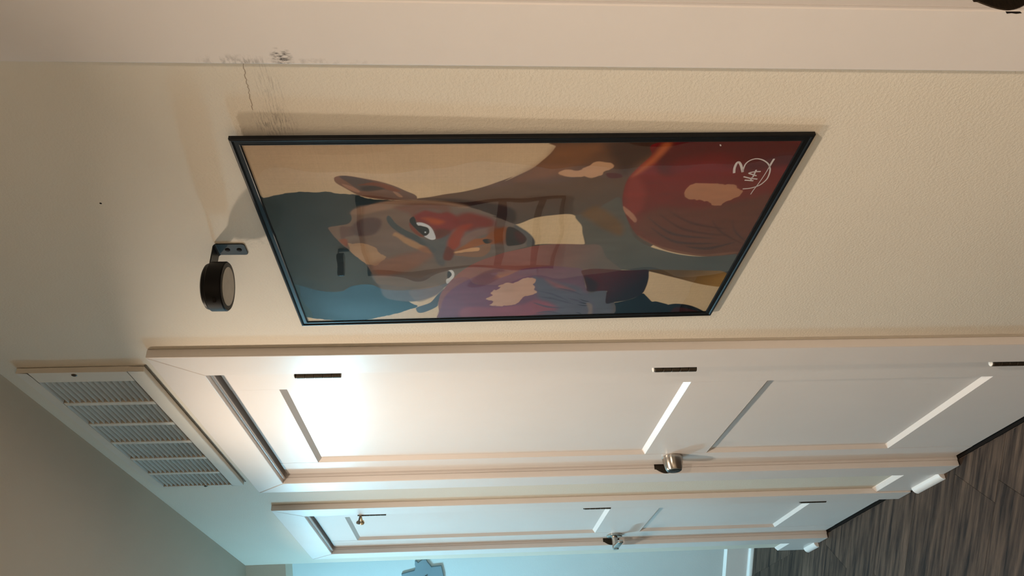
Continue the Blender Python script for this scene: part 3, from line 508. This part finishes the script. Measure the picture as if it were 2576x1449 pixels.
# ---------------------------------------------------------------- doors, casings, baseboards
def casing(name, d, label, m):
    tr = empty(name, ((d['x0']+d['x1'])/2, 0, 0), label, 'door casing', kind='structure')
    cx = (d['x0']+d['x1'])/2
    def pc(nm, poly, y0, y1):
        return MB().prism([(x-cx, z) for x, z in poly], (0, y0, 0), (1, 0, 0), (0, 0, 1), (0, 1, 0), y1-y0).build(nm, m, tr, bevel=min(0.0022, (y1-y0)*0.25))
    e = 0.0003; th = d.get('th', 0.019)
    pc('side_casing', [(d['ox0'], 0.004), (d['x0'], 0.004), (d['x0'], d['top']-e), (d['ox0'], d['otop']-e)], 0, th)
    pc('side_casing', [(d['x1'], 0.004), (d['ox1'], 0.004), (d['ox1'], d['otop']-e), (d['x1'], d['top']-e)], 0, th)
    pc('head_casing', [(d['x0'], d['top']), (d['x1'], d['top']), (d['ox1'], d['otop']), (d['ox0'], d['otop'])], 0, th-0.0003)
    jb = MB(); jb.box(d['x0']-JT-cx, d['x0']-cx, -0.115, 0, 0.004, d['top']+JT); jb.build('side_jamb', M['jamb'], tr)
    jb = MB(); jb.box(d['x1']-cx, d['x1']+JT-cx, -0.115, 0, 0.004, d['top']+JT); jb.build('side_jamb', M['jamb'], tr)
    jb = MB(); jb.box(d['x0']-cx, d['x1']-cx, -0.115, 0, d['top'], d['top']+JT); jb.build('head_jamb', M['jamb'], tr)
    return tr, cx
t1, cx1 = casing('trim_1', D1, 'white flat casing around the nearer of the two white doors', M['trim'])
t2, cx2 = casing('trim_2', D2, 'white flat casing around the farther narrower white door', M['trim'])
t4, cx4 = casing('trim_4', D3, 'scuffed flat casing of the near doorway at the edge of the view', M['casing'])
for d, tr, cx in ((D1, t1, cx1), (D2, t2, cx2)):
    sb = MB(); sb.box(d['x0']-cx, d['x0']+0.012-cx, -0.085, -0.045, 0.004, d['top']); sb.box(d['x1']-0.012-cx, d['x1']-cx, -0.085, -0.045, 0.004, d['top'])
    sb.box(d['x0']+0.012-cx, d['x1']-0.012-cx, -0.085, -0.045, d['top']-0.012, d['top'])
    sb.build('door_stop', M['jamb'], tr)
    sh = MB(); sh.box(d['x0']-cx, d['x1']-cx, -0.115, -0.112, 0.0, d['top']); sh.build('shade_backing', M['shade'], tr)  # black sheet standing in for the shade behind the closed door
    MB().box(d['x0']-cx, d['x1']-cx, -0.111, -0.004, -0.0041, 0.0008).build('gap_shade_strip', M['shade'], tr)  # no real sill: black strip painting the shade under the door
# soft rounded bead along the head jambs, as in the photograph
for d, tr, cx in ((D1, t1, cx1), (D2, t2, cx2)):
    MB().lathe([(0.0045, 0), (0.0045, d['x1']-d['x0']-0.004)], (d['x0']+0.002-cx, 0.004, d['top']-0.001), (1, 0, 0), 10).build('head_bead', M['jamb'], tr, smooth=True)

YF = -0.008; TH = 0.035
def panel_mesh(x0, x1, z0, z1, cx):
    b = 0.0105; dp = 0.0105; yb = YF-TH
    mb = MB()
    o = [(x0, z0), (x1, z0), (x1, z1), (x0, z1)]; i = [(x0+b, z0+b), (x1-b, z0+b), (x1-b, z1-b), (x0+b, z1-b)]
    vs = [(x-cx, YF, z) for x, z in o]+[(x-cx, YF-dp, z) for x, z in i]+[(x-cx, yb, z) for x, z in o]
    fs = [(k, (k+1) % 4, 4+(k+1) % 4, 4+k) for k in range(4)]+[(4, 5, 6, 7), (8, 11, 10, 9)]+[(k, 8+k, 8+(k+1) % 4, (k+1) % 4) for k in range(4)]
    return mb.add(vs, fs)
def door(name, d, px0, px1, zz, label, bottom=0.016):
    cx = (d['x0']+d['x1'])/2
    dr = empty(name, (cx, 0, 0), label, 'door', kind='structure')
    x0, x1, top = d['x0']+0.003, d['x1']-0.006, d['top']-0.011
    zb0, zb1, zl0, zl1 = zz          # bottom rail top, lower panel top, upper panel bottom, upper panel top
    y0 = YF-TH; j = 0.0004
    MB().box(x0-cx, px0-cx, y0, YF, bottom, top).build('stile', M['door'], dr)
    MB().box(px1-cx, x1-cx, y0, YF, bottom, top).build('stile', M['door'], dr)
    for nm, a, b in (('bottom_rail', bottom, zb0), ('lock_rail', zb1, zl0), ('top_rail', zl1, top)):
        MB().box(px0+j-cx, px1-j-cx, y0, YF-0.0003, a, b).build(nm, M['door'], dr, bevel=0.0009, seg=1)
    panel_mesh(px0, px1, zb0, zb1, cx).build('panel', M['door'], dr)
    panel_mesh(px0, px1, zl0, zl1, cx).build('panel', M['door'], dr)
    return dr, cx
door1, dcx1 = door('door_1', D1, 1.600, 2.124, (0.278, 0.828, 1.008, 1.941), 'white two panel door with a round knob, next to the framed print')
door2, dcx2 = door('door_2', D2, 2.742, 3.110, (0.268, 0.828, 1.008, 1.950), 'narrower white two panel door with a lever handle at the far end')
def hinge(parent, cx, x, zc, h=0.092):
    k = MB(); n = 5; s = h/n
    for i in range(n):
        k.lathe([(0.0066, 0.0003), (0.0072, 0.001), (0.0072, s-0.001), (0.0066, s-0.0003)], (x-cx, 0.010, zc-h/2+i*s), (0, 0, 1), 14)
    hg = k.build('hinge', M['hinge'], parent, smooth=True)
    MB().box(x-cx-0.012, x-cx+0.004, -0.0075, 0.006, zc-h/2, zc+h/2).build('leaf', M['hinge'], hg)
    MB().lathe([(0.004, 0), (0.0068, 0.0012), (0.0068, 0.003), (0.003, 0.0048)], (x-cx, 0.010, zc+h/2), (0, 0, 1), 14).build('pin_head', M['plastic'] if zc < 1.2 and cx < 2 else M['hinge'], hg, smooth=True)
    return hg
for zc in (1.834, 1.076, 0.315): hinge(door1, dcx1, 1.484, zc)
hs = None
for zc in (1.842, 1.071, 0.303):
    h_ = hinge(door2, dcx2, 2.636, zc)
    hs = hs or h_
# brass hinge-pin door stop on the top hinge of the far door
ds = empty('hinge_pin_stop', (2.636, 0.010, 1.881)); ds.parent = door2; ds.location = (2.636-dcx2, 0.010, 1.884)
MB().lathe([(0.006, 0), (0.0075, 0.001), (0.0075, 0.007), (0.006, 0.008)], (0, 0, -0.006), (0, 0, 1), 16).build('collar', M['brass'], ds, smooth=True)
MB().lathe([(0.0035, 0), (0.0035, 0.022), (0.0075, 0.024), (0.0085, 0.030), (0.007, 0.034)], (0.004, 0.003, -0.002), (0.75, 0.65, -0.1), 16).build('bumper_arm', M['brass'], ds, smooth=True)
MB().lathe([(0.003, 0), (0.003, 0.018), (0.0065, 0.020), (0.0075, 0.026), (0.005, 0.029)], (-0.002, 0.005, -0.002), (0.1, 1.0, 0.25), 16).build('bumper', M['rubber'], ds, smooth=True)

# round knob with its strike lip on the jamb
kx, kz = 2.152-dcx1, 0.921
kn = MB().lathe([(0.029, 0), (0.031, 0.0015), (0.031, 0.006), (0.0305, 0.009), (0.0245, 0.036), (0.0215, 0.0415), (0.019, 0.0425)], (kx, YF, kz), (0, 1, 0), 48).build('knob', M['nickel'], door1, smooth=True)
MB().lathe([(0.019, 0), (0.0175, 0.0012), (0.008, 0.0016)], (kx, YF+0.0426, kz), (0, 1, 0), 32).build('knob_face', M['bronze'], kn, smooth=True)
MB().box(kx-0.0012, kx+0.0012, YF+0.0440, YF+0.0452, kz-0.006, kz+0.006).build('lock_slot', M['nickel'], kn)
def strike(parent, x, cx, zc, yo=0.0):
    # dark strike plate let into the jamb edge with a half-round curved lip
    n = 14; pl = [(-0.030, -0.034), (0.006, -0.034)]
    pl += [(0.006+0.013*math.sin(math.pi*k/n), -0.030+0.060*k/n) for k in range(n+1)] + [(0.006, 0.034), (-0.030, 0.034)]
    return MB().prism(pl, (x-cx, yo, zc), (0, 1, 0), (0, 0, 1), (-1, 0, 0), 0.0016).build('strike_plate', M['bronze'], parent, bevel=0.0004, seg=1)
sp = strike(t1, D1['x1'], cx1, 0.925)
sp4 = strike(t4, D3['x1'], cx4, 0.928, -0.0135)
MB().box(D3['x1']-0.0030-cx4, D3['x1']-0.0016-cx4, -0.034, -0.018, 0.915, 0.941).build('latch_hole', M['shade'], sp4)
MB().prism([(0.0006, 0.912), (0.0024, 0.909), (0.0034, 0.915), (0.0026, 0.921), (0.0034, 0.926), (0.0008, 0.929)], (D3['x1']-cx4, 0.0059, 0), (1, 0, 0), (0, 0, 1), (0, 1, 0), 0.0005).build('chipped_slot', M['shade'], t4)
# near door standing open against the wall behind the camera
nd = empty('door_3', (D3['x0'], 0.03, 0), 'white door swung open behind the near doorway', 'door', kind='structure')
MB().box(-0.76, -0.006, 0.0, 0.035, 0.013, 2.049).build('slab', M['door'], nd, bevel=0.001)
MB().lathe([(0.031, 0), (0.031, 0.008), (0.0245, 0.036), (0.019, 0.0425)], (-0.70, 0.035, 0.921), (0, 1, 0), 32).build('knob', M['nickel'], nd, smooth=True)

# lever handle of the far door
lx, lz = 3.156-dcx2, 0.922
lv = MB().lathe([(0.030, 0), (0.032, 0.001), (0.032, 0.007), (0.028, 0.010), (0.012, 0.0105), (0.0115, 0.040), (0.013, 0.042), (0.013, 0.056), (0.011, 0.058)], (lx, YF, lz), (0, 1, 0), 36).build('lever_handle', M['nickel'], door2, smooth=True)
MB().prism([(0.012, -0.011), (0.012, 0.011), (-0.030, 0.011), (-0.112, 0.009), (-0.116, 0.006), (-0.116, -0.008), (-0.112, -0.011), (-0.03, -0.011)], (lx, YF+0.044, lz), (1, 0, 0), (0, 0, 1), (0, 1, 0), 0.012).build('lever', M['nickel'], lv, bevel=0.0025, smooth=True)
strike(t2, D2['x1'], cx2, 0.925)

def baseboard(name, x0, x1, label, sx0, sx1):
    cx = (x0+x1)/2; e = empty(name, (cx, 0, 0), label, 'baseboard', kind='structure')
    MB().prism([(0, 0.004), (0.014, 0.004), (0.014, 0.127), (0.003, 0.138), (0, 0.138)], (x0-cx, 0, 0), (0, 1, 0), (0, 0, 1), (1, 0, 0), x1-x0).build('board', M['trim'], e)
    q = [(0.014, 0.001), (0.033, 0.001)]+[(0.014+0.019*math.cos(R(a)), 0.001+0.019*math.sin(R(a))) for a in range(15, 91, 15)]
    MB().prism(q, (sx0-cx, 0, 0), (0, 1, 0), (0, 0, 1), (1, 0, 0), sx1-sx0).build('shoe_moulding', M['trim'], e, smooth=True)
    return e
baseboard('baseboard_right', 2.319, 2.524, 'short white baseboard between the two doors with a quarter round strip', 2.322, 2.492)
baseboard('baseboard_corner', 3.310, 3.478, 'short white baseboard past the far door at the hallway corner', 3.330, 3.446)
# between the near casing and the first door (below the view) and far wall
baseboard('baseboard_near', 0.633, 1.370, 'white baseboard on the wall under the framed print', 0.640, 1.350)
fb = empty('baseboard_far', (0, 0, 0), 'white baseboard along the blue lit far wall', 'baseboard', kind='structure')
MB().prism([(0, 0.0), (0.014, 0.0), (0.014, 0.136), (0.003, 0.148), (0, 0.148)], diag(0.0, FAR), -NN, (0, 0, 1), DD, 4.4).build('board', M['trim'], fb)
q = [(0.014, 0.0), (0.034, 0.0)]+[(0.014+0.020*math.cos(R(a)), 0.022*math.sin(R(a))) for a in range(15, 91, 15)]
MB().prism(q, diag(0.0, FAR), -NN, (0, 0, 1), DD, 4.4).build('shoe_moulding', M['trim'], fb, smooth=True)

# ---------------------------------------------------------------- return air grille
vent = empty('return_air_grille', (1.85, 0, 2.30), 'painted white return air grille with six columns of louvres under the ceiling', 'vent')
vx0, vx1, vz0, vz1 = 1.446, 2.255, 2.176, 2.425; vc = Vector((1.85, 0, 2.30))
cols = []; sx = 1.493; cw = 0.1115; gap = 0.0165
for k in range(6): cols.append((sx+k*(cw+gap), sx+k*(cw+gap)+cw))
sz0, sz1 = 2.208, 2.402
fr = MB(); yv = 0.013
def fbox(x0, x1, z0, z1): fr.box(x0-vc.x, x1-vc.x, 0.001, yv, z0-vc.z, z1-vc.z)
fbox(vx0, vx1, vz0, sz0); fbox(vx0, vx1, sz1, vz1)
fbox(vx0, cols[0][0], sz0, sz1); fbox(cols[5][1], vx1, sz0, sz1)
for k in range(5): fbox(cols[k][1], cols[k+1][0], sz0, sz1)
fr.build('face_plate', M['vent'], vent, bevel=0.0012, seg=1)
MB().box(1.490-vc.x, 2.245-vc.x, -0.099, -0.0115, 2.205-vc.z, 2.405-vc.z).build('duct_shade_block', M['shade'], vent)  # black block just behind the blades, painting the shade inside the duct
ns = 16; pitch = (sz1-sz0)/ns
# one curved louvre: a quarter-round blade leaning out at its lower edge, closed at the near end, open at the far end
sl = MB(); nseg = 6; L = cw-0.001; tk = 0.0009
prof = []; nseg = 6
for yy, zz in ((0.0132, 0.48), (0.0132, 0.42), (0.0122, 0.34), (0.0075, 0.12), (0.0005, -0.10), (-0.0055, -0.28), (-0.0100, -0.44)): prof.append((yy, pitch*zz))
vs = []
for x in (0.0, 0.010, L-0.004, L):
    f = 1.0 if x > 0.005 else 0.55
    cut = 0.024 if x > 0.05 else 0.0
    for i, (y, z) in enumerate(prof): vs.append((x-cut*max(0, i/nseg-0.25), 0.0118+(y-0.0118)*f, z))
    for i, (y, z) in reversed(list(enumerate(prof))): vs.append((x-cut*max(0, i/nseg-0.25), 0.0118+(y-0.0118)*f-tk, z+0.0003))
np_ = 2*(nseg+1); fs = []
for a in range(3):
    for i in range(np_): fs.append((a*np_+i, a*np_+(i+1) % np_, (a+1)*np_+(i+1) % np_, (a+1)*np_+i))
fs += [tuple(range(np_))[::-1], tuple(3*np_+i for i in range(np_))]
sl.add(vs, fs)
first = None
for x0, x1 in cols:
    for i in range(ns):
        pos = (x0+0.0005-vc.x, 0, sz0+pitch*(i+0.5)-vc.z)
        if first is None: first = sl.build('slat', M['slat'], vent, smooth=True, loc=pos)
        else:
            c = first.copy(); c.location = pos; col.objects.link(c); c.parent = vent
for x, z in ((1.4585, 2.316), (2.251, 2.283)):
    MB().lathe([(0.0055, 0), (0.0055, 0.0008), (0.003, 0.0022)], (x-vc.x, yv, z-vc.z), (0, 1, 0), 14).build('screw', M['hinge'], vent, smooth=True)
# cracked caulk line round the grille
ck = MB(); ck.box(vx0-0.004-vc.x, vx1+0.004-vc.x, 0.0003, 0.0012, vz0-0.004-vc.z, vz0-vc.z)
ck.build('caulk_gap', M['caulk'], vent)

# ---------------------------------------------------------------- framed print
FW, FH = 0.504, 0.762
pic = empty('framed_print', (0.9975, 0.0012, 1.064), 'black framed boxer painting print behind shiny plexiglass, leaning out from the wall', 'picture')
pic.rotation_euler = (-0.0144, 0, 0)
PROF = [(0, 0), (0, 0.0052), (0.0012, 0.0064), (0.0030, 0.0066), (0.0044, 0.0058), (0.0054, 0.0050), (0.0105, 0.0050), (0.0117, 0.0054), (0.0126, 0.0050), (0.0130, 0.0040), (0.0130, 0)]
def frame_bars(parent, W, H, prof, m):
    c = [(-W/2, 0), (W/2, 0), (W/2, H), (-W/2, H)]; inn = [(1, 1), (-1, 1), (-1, -1), (1, -1)]
    for k in range(4):
        k2 = (k+1) % 4; mb = MB(); n = len(prof)
        vs = [(c[k][0]+inn[k][0]*a, h, c[k][1]+inn[k][1]*a) for a, h in prof]+[(c[k2][0]+inn[k2][0]*a, h, c[k2][1]+inn[k2][1]*a) for a, h in prof]
        fs = [(i, (i+1) % n, n+(i+1) % n, n+i) for i in range(n)]+[tuple(range(n)), tuple(range(n, 2*n))[::-1]]
        mb.add(vs, fs); mb.build('frame_bar', m, parent)
frame_bars(pic, FW, FH, PROF, M['frame'])
MB().box(-FW/2+0.002, FW/2-0.002, 0.0004, 0.0016, 0.002, FH-0.002).build('backing_board', M['caulk'], pic)

def catmull(p, n=7):
    p = np.array(p); out = []
    k = len(p)
    for i in range(k):
        a, b, c, d = p[(i-1) % k], p[i], p[(i+1) % k], p[(i+2) % k]
        if np.hypot(*(c-b)) < 3.0: out.append(b); continue
        for j in range(n):
            t = j/n; out.append(0.5*((2*b)+(-a+c)*t+(2*a-5*b+4*c-d)*t*t+(-a+3*b-3*c+d)*t**3))
    return np.array(out)
def smooth_noise(h, w_, cell, seed, ax=1.0):
    rs = np.random.RandomState(seed); gh, gw = int(h/(cell*ax))+3, int(w_/cell)+3
    g = rs.rand(gh, gw); y = np.arange(h)/(cell*ax); x = np.arange(w_)/cell
    yi, xi = y.astype(int), x.astype(int); yf, xf = (y-yi)[:, None], (x-xi)[None, :]
    yf = yf*yf*(3-2*yf); xf = xf*xf*(3-2*xf)
    return (g[yi][:, xi]*(1-yf)*(1-xf)+g[yi][:, xi+1]*(1-yf)*xf+g[yi+1][:, xi]*yf*(1-xf)+g[yi+1][:, xi+1]*yf*xf)
# the painting itself: flat shapes laid over each other on a fine colour grid (millimetres, origin bottom centre)
STEP = 1.0
gx = np.arange(-241, 241.01, STEP); gz = np.arange(11, 751.01, STEP)
GX, GZ = np.meshgrid(gx, gz); Hn, Wn = GX.shape
def albedo(c):
    """photo colour seen through the lit glass -> pigment reflectance"""
    c = np.array(c, float)/255; l = np.where(c <= 0.04045, c/12.92, ((c+0.055)/1.055)**2.4)
    l = np.maximum(l-np.array(VEIL), 0.004)
    return l*np.array(GAIN)
VEIL = (0.030, 0.025, 0.021)
GAIN = (1.5, 1.74, 2.15)
n1 = smooth_noise(Hn, Wn, 9, 1, 3.0); n2 = smooth_noise(Hn, Wn, 34, 2, 1.4); n3 = smooth_noise(Hn, Wn, 4, 3, 1.0)
bgA, bgB, bgC = albedo((172, 142, 112)), albedo((186, 158, 122)), albedo((170, 142, 106))
t = np.clip((GX+241)/482, 0, 1)[..., None]; s = np.clip((751-GZ)/740, 0, 1)[..., None]
IMG = bgA*(1-np.clip(t*3, 0, 1))+bgB*np.clip(t*3, 0, 1)
IMG = IMG*(1-0.35*s)+bgC*0.35*s
rw = np.random.RandomState(9)
weave = 1+0.05*(rw.rand(Hn, 1)-0.5)+0.05*(rw.rand(1, Wn)-0.5)+0.07*(rw.rand(Hn, Wn)-0.5)
IMG = IMG*(1+0.08*(n2-0.5))[..., None]*(1+0.05*(n3-0.5))[..., None]*weave[..., None]
for ci, soft, op, rag, grad, pts in PRINT_SHAPES:
    P = catmull([tuple(map(float, a.split(','))) for a in pts.split(';')])
    x0, x1 = P[:, 0].min()-soft*2-3, P[:, 0].max()+soft*2+3; z0, z1 = P[:, 1].min()-soft*2-3, P[:, 1].max()+soft*2+3
    i0, i1 = np.searchsorted(gx, x0), np.searchsorted(gx, x1); j0, j1 = np.searchsorted(gz, z0), np.searchsorted(gz, z1)
    if i1-i0 < 1 or j1-j0 < 1: continue
    X, Z = GX[j0:j1, i0:i1].astype(np.float32), GZ[j0:j1, i0:i1].astype(np.float32)
    if rag:
        X = X+rag*3.6*(n3[j0:j1, i0:i1]-0.5).astype(np.float32); Z = Z+rag*3.0*(n1[j0:j1, i0:i1]-0.5).astype(np.float32)
    ins = np.zeros(X.shape, bool); dist = np.full(X.shape, 1e9, np.float32)
    for k in range(len(P)):
        ax_, az_ = P[k-1]; bx_, bz_ = P[k]; dx, dz = bx_-ax_, bz_-az_
        if dz != 0:
            ins ^= ((az_ > Z) != (bz_ > Z)) & (X < dx*(Z-az_)/dz+ax_)
        L2 = dx*dx+dz*dz+1e-9; tt = np.clip(((X-ax_)*dx+(Z-az_)*dz)/L2, 0, 1)
        dist = np.minimum(dist, (X-ax_-tt*dx)**2+(Z-az_-tt*dz)**2)
    sd = np.where(ins, 1, -1)*np.sqrt(dist)
    al = np.clip(sd/soft+0.5, 0, 1); al = al*al*(3-2*al)*op
    c = albedo(ci)[None, None, :]
    if grad:
        c2, p, q_ = grad; vx, vz = q_[0]-p[0], q_[1]-p[1]
        tt = np.clip(((X-p[0])*vx+(Z-p[1])*vz)/(vx*vx+vz*vz), 0, 1)[..., None]
        c = c*(1-tt)+albedo(c2)[None, None, :]*tt
    c = c*(1+0.16*(n1[j0:j1, i0:i1]-0.5)+0.10*(n2[j0:j1, i0:i1]-0.5))[..., None]
    IMG[j0:j1, i0:i1] = IMG[j0:j1, i0:i1]*(1-al[..., None])+c*al[..., None]
nv = Hn*Wn
co = np.zeros((nv, 3), np.float32); co[:, 0] = GX.ravel()/1000; co[:, 1] = 0.0030; co[:, 2] = GZ.ravel()/1000
idx = np.arange(nv).reshape(Hn, Wn)
quads = np.stack([idx[:-1, :-1], idx[1:, :-1], idx[1:, 1:], idx[:-1, 1:]], -1).reshape(-1, 4).astype(np.int32)
me = bpy.data.meshes.new('painting'); nf = len(quads)
me.vertices.add(nv); me.vertices.foreach_set('co', co.ravel())
me.loops.add(nf*4); me.loops.foreach_set('vertex_index', quads.ravel())
me.polygons.add(nf); me.polygons.foreach_set('loop_start', np.arange(0, nf*4, 4, dtype=np.int32))
me.update(calc_edges=True)
ca = me.color_attributes.new('pigment', 'FLOAT_COLOR', 'POINT')
rgba = np.ones((nv, 4), np.float32); rgba[:, :3] = np.clip(IMG.reshape(-1, 3), 0.003, 0.9); ca.data.foreach_set('color', rgba.ravel())
pm = mat('print_on_canvas_paper', (0.5, 0.4, 0.3), 0.7, spec=0.06)
at_ = pm.node_tree.nodes.new('ShaderNodeVertexColor'); at_.layer_name = 'pigment'
pm.node_tree.links.new(at_.outputs['Color'], pm.node_tree.nodes['Principled BSDF'].inputs['Base Color'])
add_bump(pm, [(700, 2, 0.12, 0.0004, None)])
me.materials.append(pm)
po = bpy.data.objects.new('painting', me); col.objects.link(po); po.parent = pic
# signature drawn in white strokes
for wd, pts in SIGNATURE:
    P = [tuple(float(v)/1000 for v in a.split(',')) for a in pts.split(';')]
    if len(P) > 3:
        Q = []
        for i in range(len(P)-1):
            a, b, c, d = P[max(0, i-1)], P[i], P[i+1], P[min(len(P)-1, i+2)]
            for j in range(6):
                t_ = j/6; Q.append(tuple(0.5*((2*b[m])+(-a[m]+c[m])*t_+(2*a[m]-5*b[m]+4*c[m]-d[m])*t_*t_+(-a[m]+3*b[m]-3*c[m]+d[m])*t_**3) for m in (0, 1)))
        P = Q+[P[-1]]
    so = ribbon(P, wd*1.45/1000, 0.0033).build('signature_stroke', M['ink'], po)
MB().box(-FW/2+0.009, FW/2-0.009, 0.0036, 0.0042, 0.009, FH-0.009).build('plexiglass', M['glass'], pic)

# ---------------------------------------------------------------- picture lamp (puck on an L bracket)
def puck_lamp(name, x, z, label, flip=False, wall_y=0.0):
    lamp = empty(name, (x, wall_y, z), label, 'lamp')
    if flip: lamp.rotation_euler = (0, 0, math.pi)
    def rr(w2, z0, z1, r=0.005, only_bottom=True):
        pts = [(-w2, z1), (-w2, z0+r)]+[(-w2+r-r*math.cos(R(a)), z0+r-r*math.sin(R(a))) for a in (30, 60, 90)]
        pts += [(w2-r+r*math.sin(R(a)), z0+r-r*math.cos(R(a))) for a in (0, 30, 60, 90)]+[(w2, z1)]
        return pts
    br = MB(); br.prism(rr(0.0152, -0.047, -0.004), (0, 0.0004, 0), (1, 0, 0), (0, 0, 1), (0, 1, 0), 0.0018)
    # rounded bend and arm
    n = 6; arc = [(0.0062-0.0060*math.cos(R(a)), -0.004+0.0060*math.sin(R(a))-0.0015) for a in range(0, 91, 15)]
    inn = [(0.0062-0.0042*math.cos(R(a)), -0.004+0.0042*math.sin(R(a))-0.0015) for a in range(90, -1, -15)]
    br.prism([(0.0004, -0.0065)]+arc+[(0.060, 0.0005), (0.060, -0.0013)]+inn+[(0.0022, -0.0065)], (-0.0152, 0, 0), (0, 1, 0), (0, 0, 1), (1, 0, 0), 0.0304)
    bo = br.build('bracket', M['bracket'], lamp, bevel=0.0004, seg=1)
    for dz in (-0.018, -0.036):
        s_ = MB().lathe([(0.0040, 0), (0.0038, 0.0009), (0.0015, 0.0016)], (0, 0.0021, dz), (0, 1, 0), 16).build('screw', M['shade'], bo, smooth=True)
        MB().box(-0.0004, 0.0004, 0.0036, 0.0039, dz-0.0024, dz+0.0024).build('slot', M['bracket'], bo)
    yc = 0.069
    bd = MB().lathe([(0.030, -0.0285), (0.0365, -0.0285), (0.0380, -0.0267), (0.0380, -0.0058), (0.0365, -0.0040), (0.030, -0.0040)], (0, yc, 0), (0, 0, 1), 64).build('lamp_body', M['puck'], lamp, smooth=True)
    MB().lathe([(0.0355, -0.0040), (0.0360, -0.0030), (0.0345, 0.0010), (0.0300, 0.0038), (0.012, 0.0046)], (0, yc, 0), (0, 0, 1), 64).build('back_cap', M['puck'], lamp, smooth=True)
    MB().lathe([(0.0296, -0.0291), (0.0296, -0.0283), (0.010, -0.0280)], (0, yc, 0), (0, 0, 1), 64).build('lens', M['lens'], lamp, smooth=True)
    a = R(118)
    pt = MB().prism([(-0.0042, -0.0016), (-0.0034, -0.0022), (0.0034, -0.0022), (0.0042, -0.0016), (0.0042, 0.0016), (0.0034, 0.0022), (-0.0034, 0.0022), (-0.0042, 0.0016)],
               (0.0379*math.cos(a), yc+0.0379*math.sin(a), -0.0175), (-math.sin(a), math.cos(a), 0), (0, 0, 1), (math.cos(a), math.sin(a), 0), 0.0005).build('charging_port', M['shade'], bd)
    return lamp
puck_lamp('picture_lamp', 1.020, 1.9185, 'black round puck lamp on an L bracket above the framed boxer print')

# ---------------------------------------------------------------- facing wall (seen mirrored in the plexiglass)
p2 = empty('framed_print', (2.735, HALL_W, 1.062), 'black framed print with two dark bands hanging on the facing wall', 'picture')
p2.rotation_euler = (0, 0, math.pi)
frame_bars(p2, 0.55, 0.86, [(0, 0.001), (0, 0.018), (0.014, 0.018), (0.014, 0.001)], M['frame'])
MB().box(-0.265, 0.265, 0.001, 0.004, 0.01, 0.85).build('print_sheet', M['print2'], p2)
for z0, z1 in ((0.085, 0.118), (0.248, 0.285)): MB().box(-0.262, 0.262, 0.004, 0.0052, z0, z1).build('dark_band', M['dark_print'], p2)
puck_lamp('picture_lamp', 2.83, 2.035, 'black puck lamp above the banded print on the facing wall', True, HALL_W)
sw = empty('light_switch', (3.045, HALL_W, 1.17), 'white rocker light switch at the end of the facing wall', 'light switch'); sw.rotation_euler = (0, 0, math.pi)
MB().box(-0.036, 0.036, 0.0005, 0.006, -0.058, 0.058).build('cover_plate', M['plastic'], sw, bevel=0.002)
MB().prism([(0.006, -0.033), (0.0105, -0.033), (0.0068, 0.033), (0.006, 0.033)], (-0.016, 0, 0), (0, 1, 0), (0, 0, 1), (1, 0, 0), 0.032).build('rocker', M['plastic'], sw)

# ---------------------------------------------------------------- cut-out on the far wall
dp = [(0.431, 1.857), (0.413, 1.789), (0.395, 1.784), (0.378, 1.787), (0.359, 1.786), (0.359, 1.778), (0.369, 1.770), (0.360, 1.759), (0.351, 1.746), (0.351, 1.727),
      (0.363, 1.724), (0.380, 1.712), (0.396, 1.701), (0.394, 1.695), (0.391, 1.651), (0.450, 1.639), (0.520, 1.640), (0.535, 1.690), (0.575, 1.715), (0.560, 1.760), (0.570, 1.800), (0.515, 1.810), (0.500, 1.850)]
de = empty('wall_decoration', diag(0.45, FAR, 1.74), 'blue grey jagged cut out decoration on the far wall', 'wall decoration')
MB().prism([(a-0.45, b-1.74) for a, b in dp], (0, 0, 0), DD, (0, 0, 1), -NN, 0.010).build('cut_out', M['decor'], de, bevel=0.0012, seg=1)
MB().lathe([(0.006, 0), (0.006, 0.004), (0.003, 0.008)], DD*-0.0+Vector((0, 0, -0.008))-NN*0.010, -NN, 12).build('peg', M['bracket'], de, smooth=True)

# ---------------------------------------------------------------- ceiling lights
for x, y, c, watts, spread, dia, lab in LAMPS:
    L = empty('ceiling_light', (x, y, CEIL), lab, 'ceiling light'); ro = dia/2
    MB().lathe([(ro+0.018, -0.001), (ro+0.018, -0.006), (ro+0.003, -0.010), (ro+0.001, -0.006), (ro+0.001, -0.001)], (0, 0, 0), (0, 0, 1), 40).build('trim_ring', M['plastic'], L, smooth=True)
    MB().lathe([(ro, -0.0060), (ro, -0.0045)], (0, 0, 0), (0, 0, 1), 40).build('diffuser', emis('lamp_glow', c, 6), L)
    ld = bpy.data.lights.new('bulb', 'AREA'); ld.shape = 'DISK'; ld.size = dia; ld.energy = watts; ld.color = c; ld.spread = R(spread)
    lo = bpy.data.objects.new('bulb', ld); col.objects.link(lo); lo.parent = L; lo.location = (0, 0, -0.008)
L = empty('ceiling_light', (DOME[0], DOME[1], CEIL), 'cool white dome ceiling light past the bulkhead at the far end of the hallway', 'ceiling light'); rd = DOME[2]
MB().lathe([(0.06, 0.0), (0.06, -0.015), (0.02, -0.020), (0.02, -0.055), (rd+0.012, -0.060), (rd+0.014, -0.070), (rd+0.006, -0.080), (rd, -0.080)], (0, 0, 0), (0, 0, 1), 48).build('trim_ring', M['plastic'], L, smooth=True)
MB().lathe([(rd*math.cos(R(a)), -0.081-0.085*math.sin(R(a))) for a in range(0, 90, 10)]+[(0.01, -0.166)], (0, 0, 0), (0, 0, 1), 40).build('glass_dome', emis('dome_glow', COOL, DOME[3]), L, smooth=True)
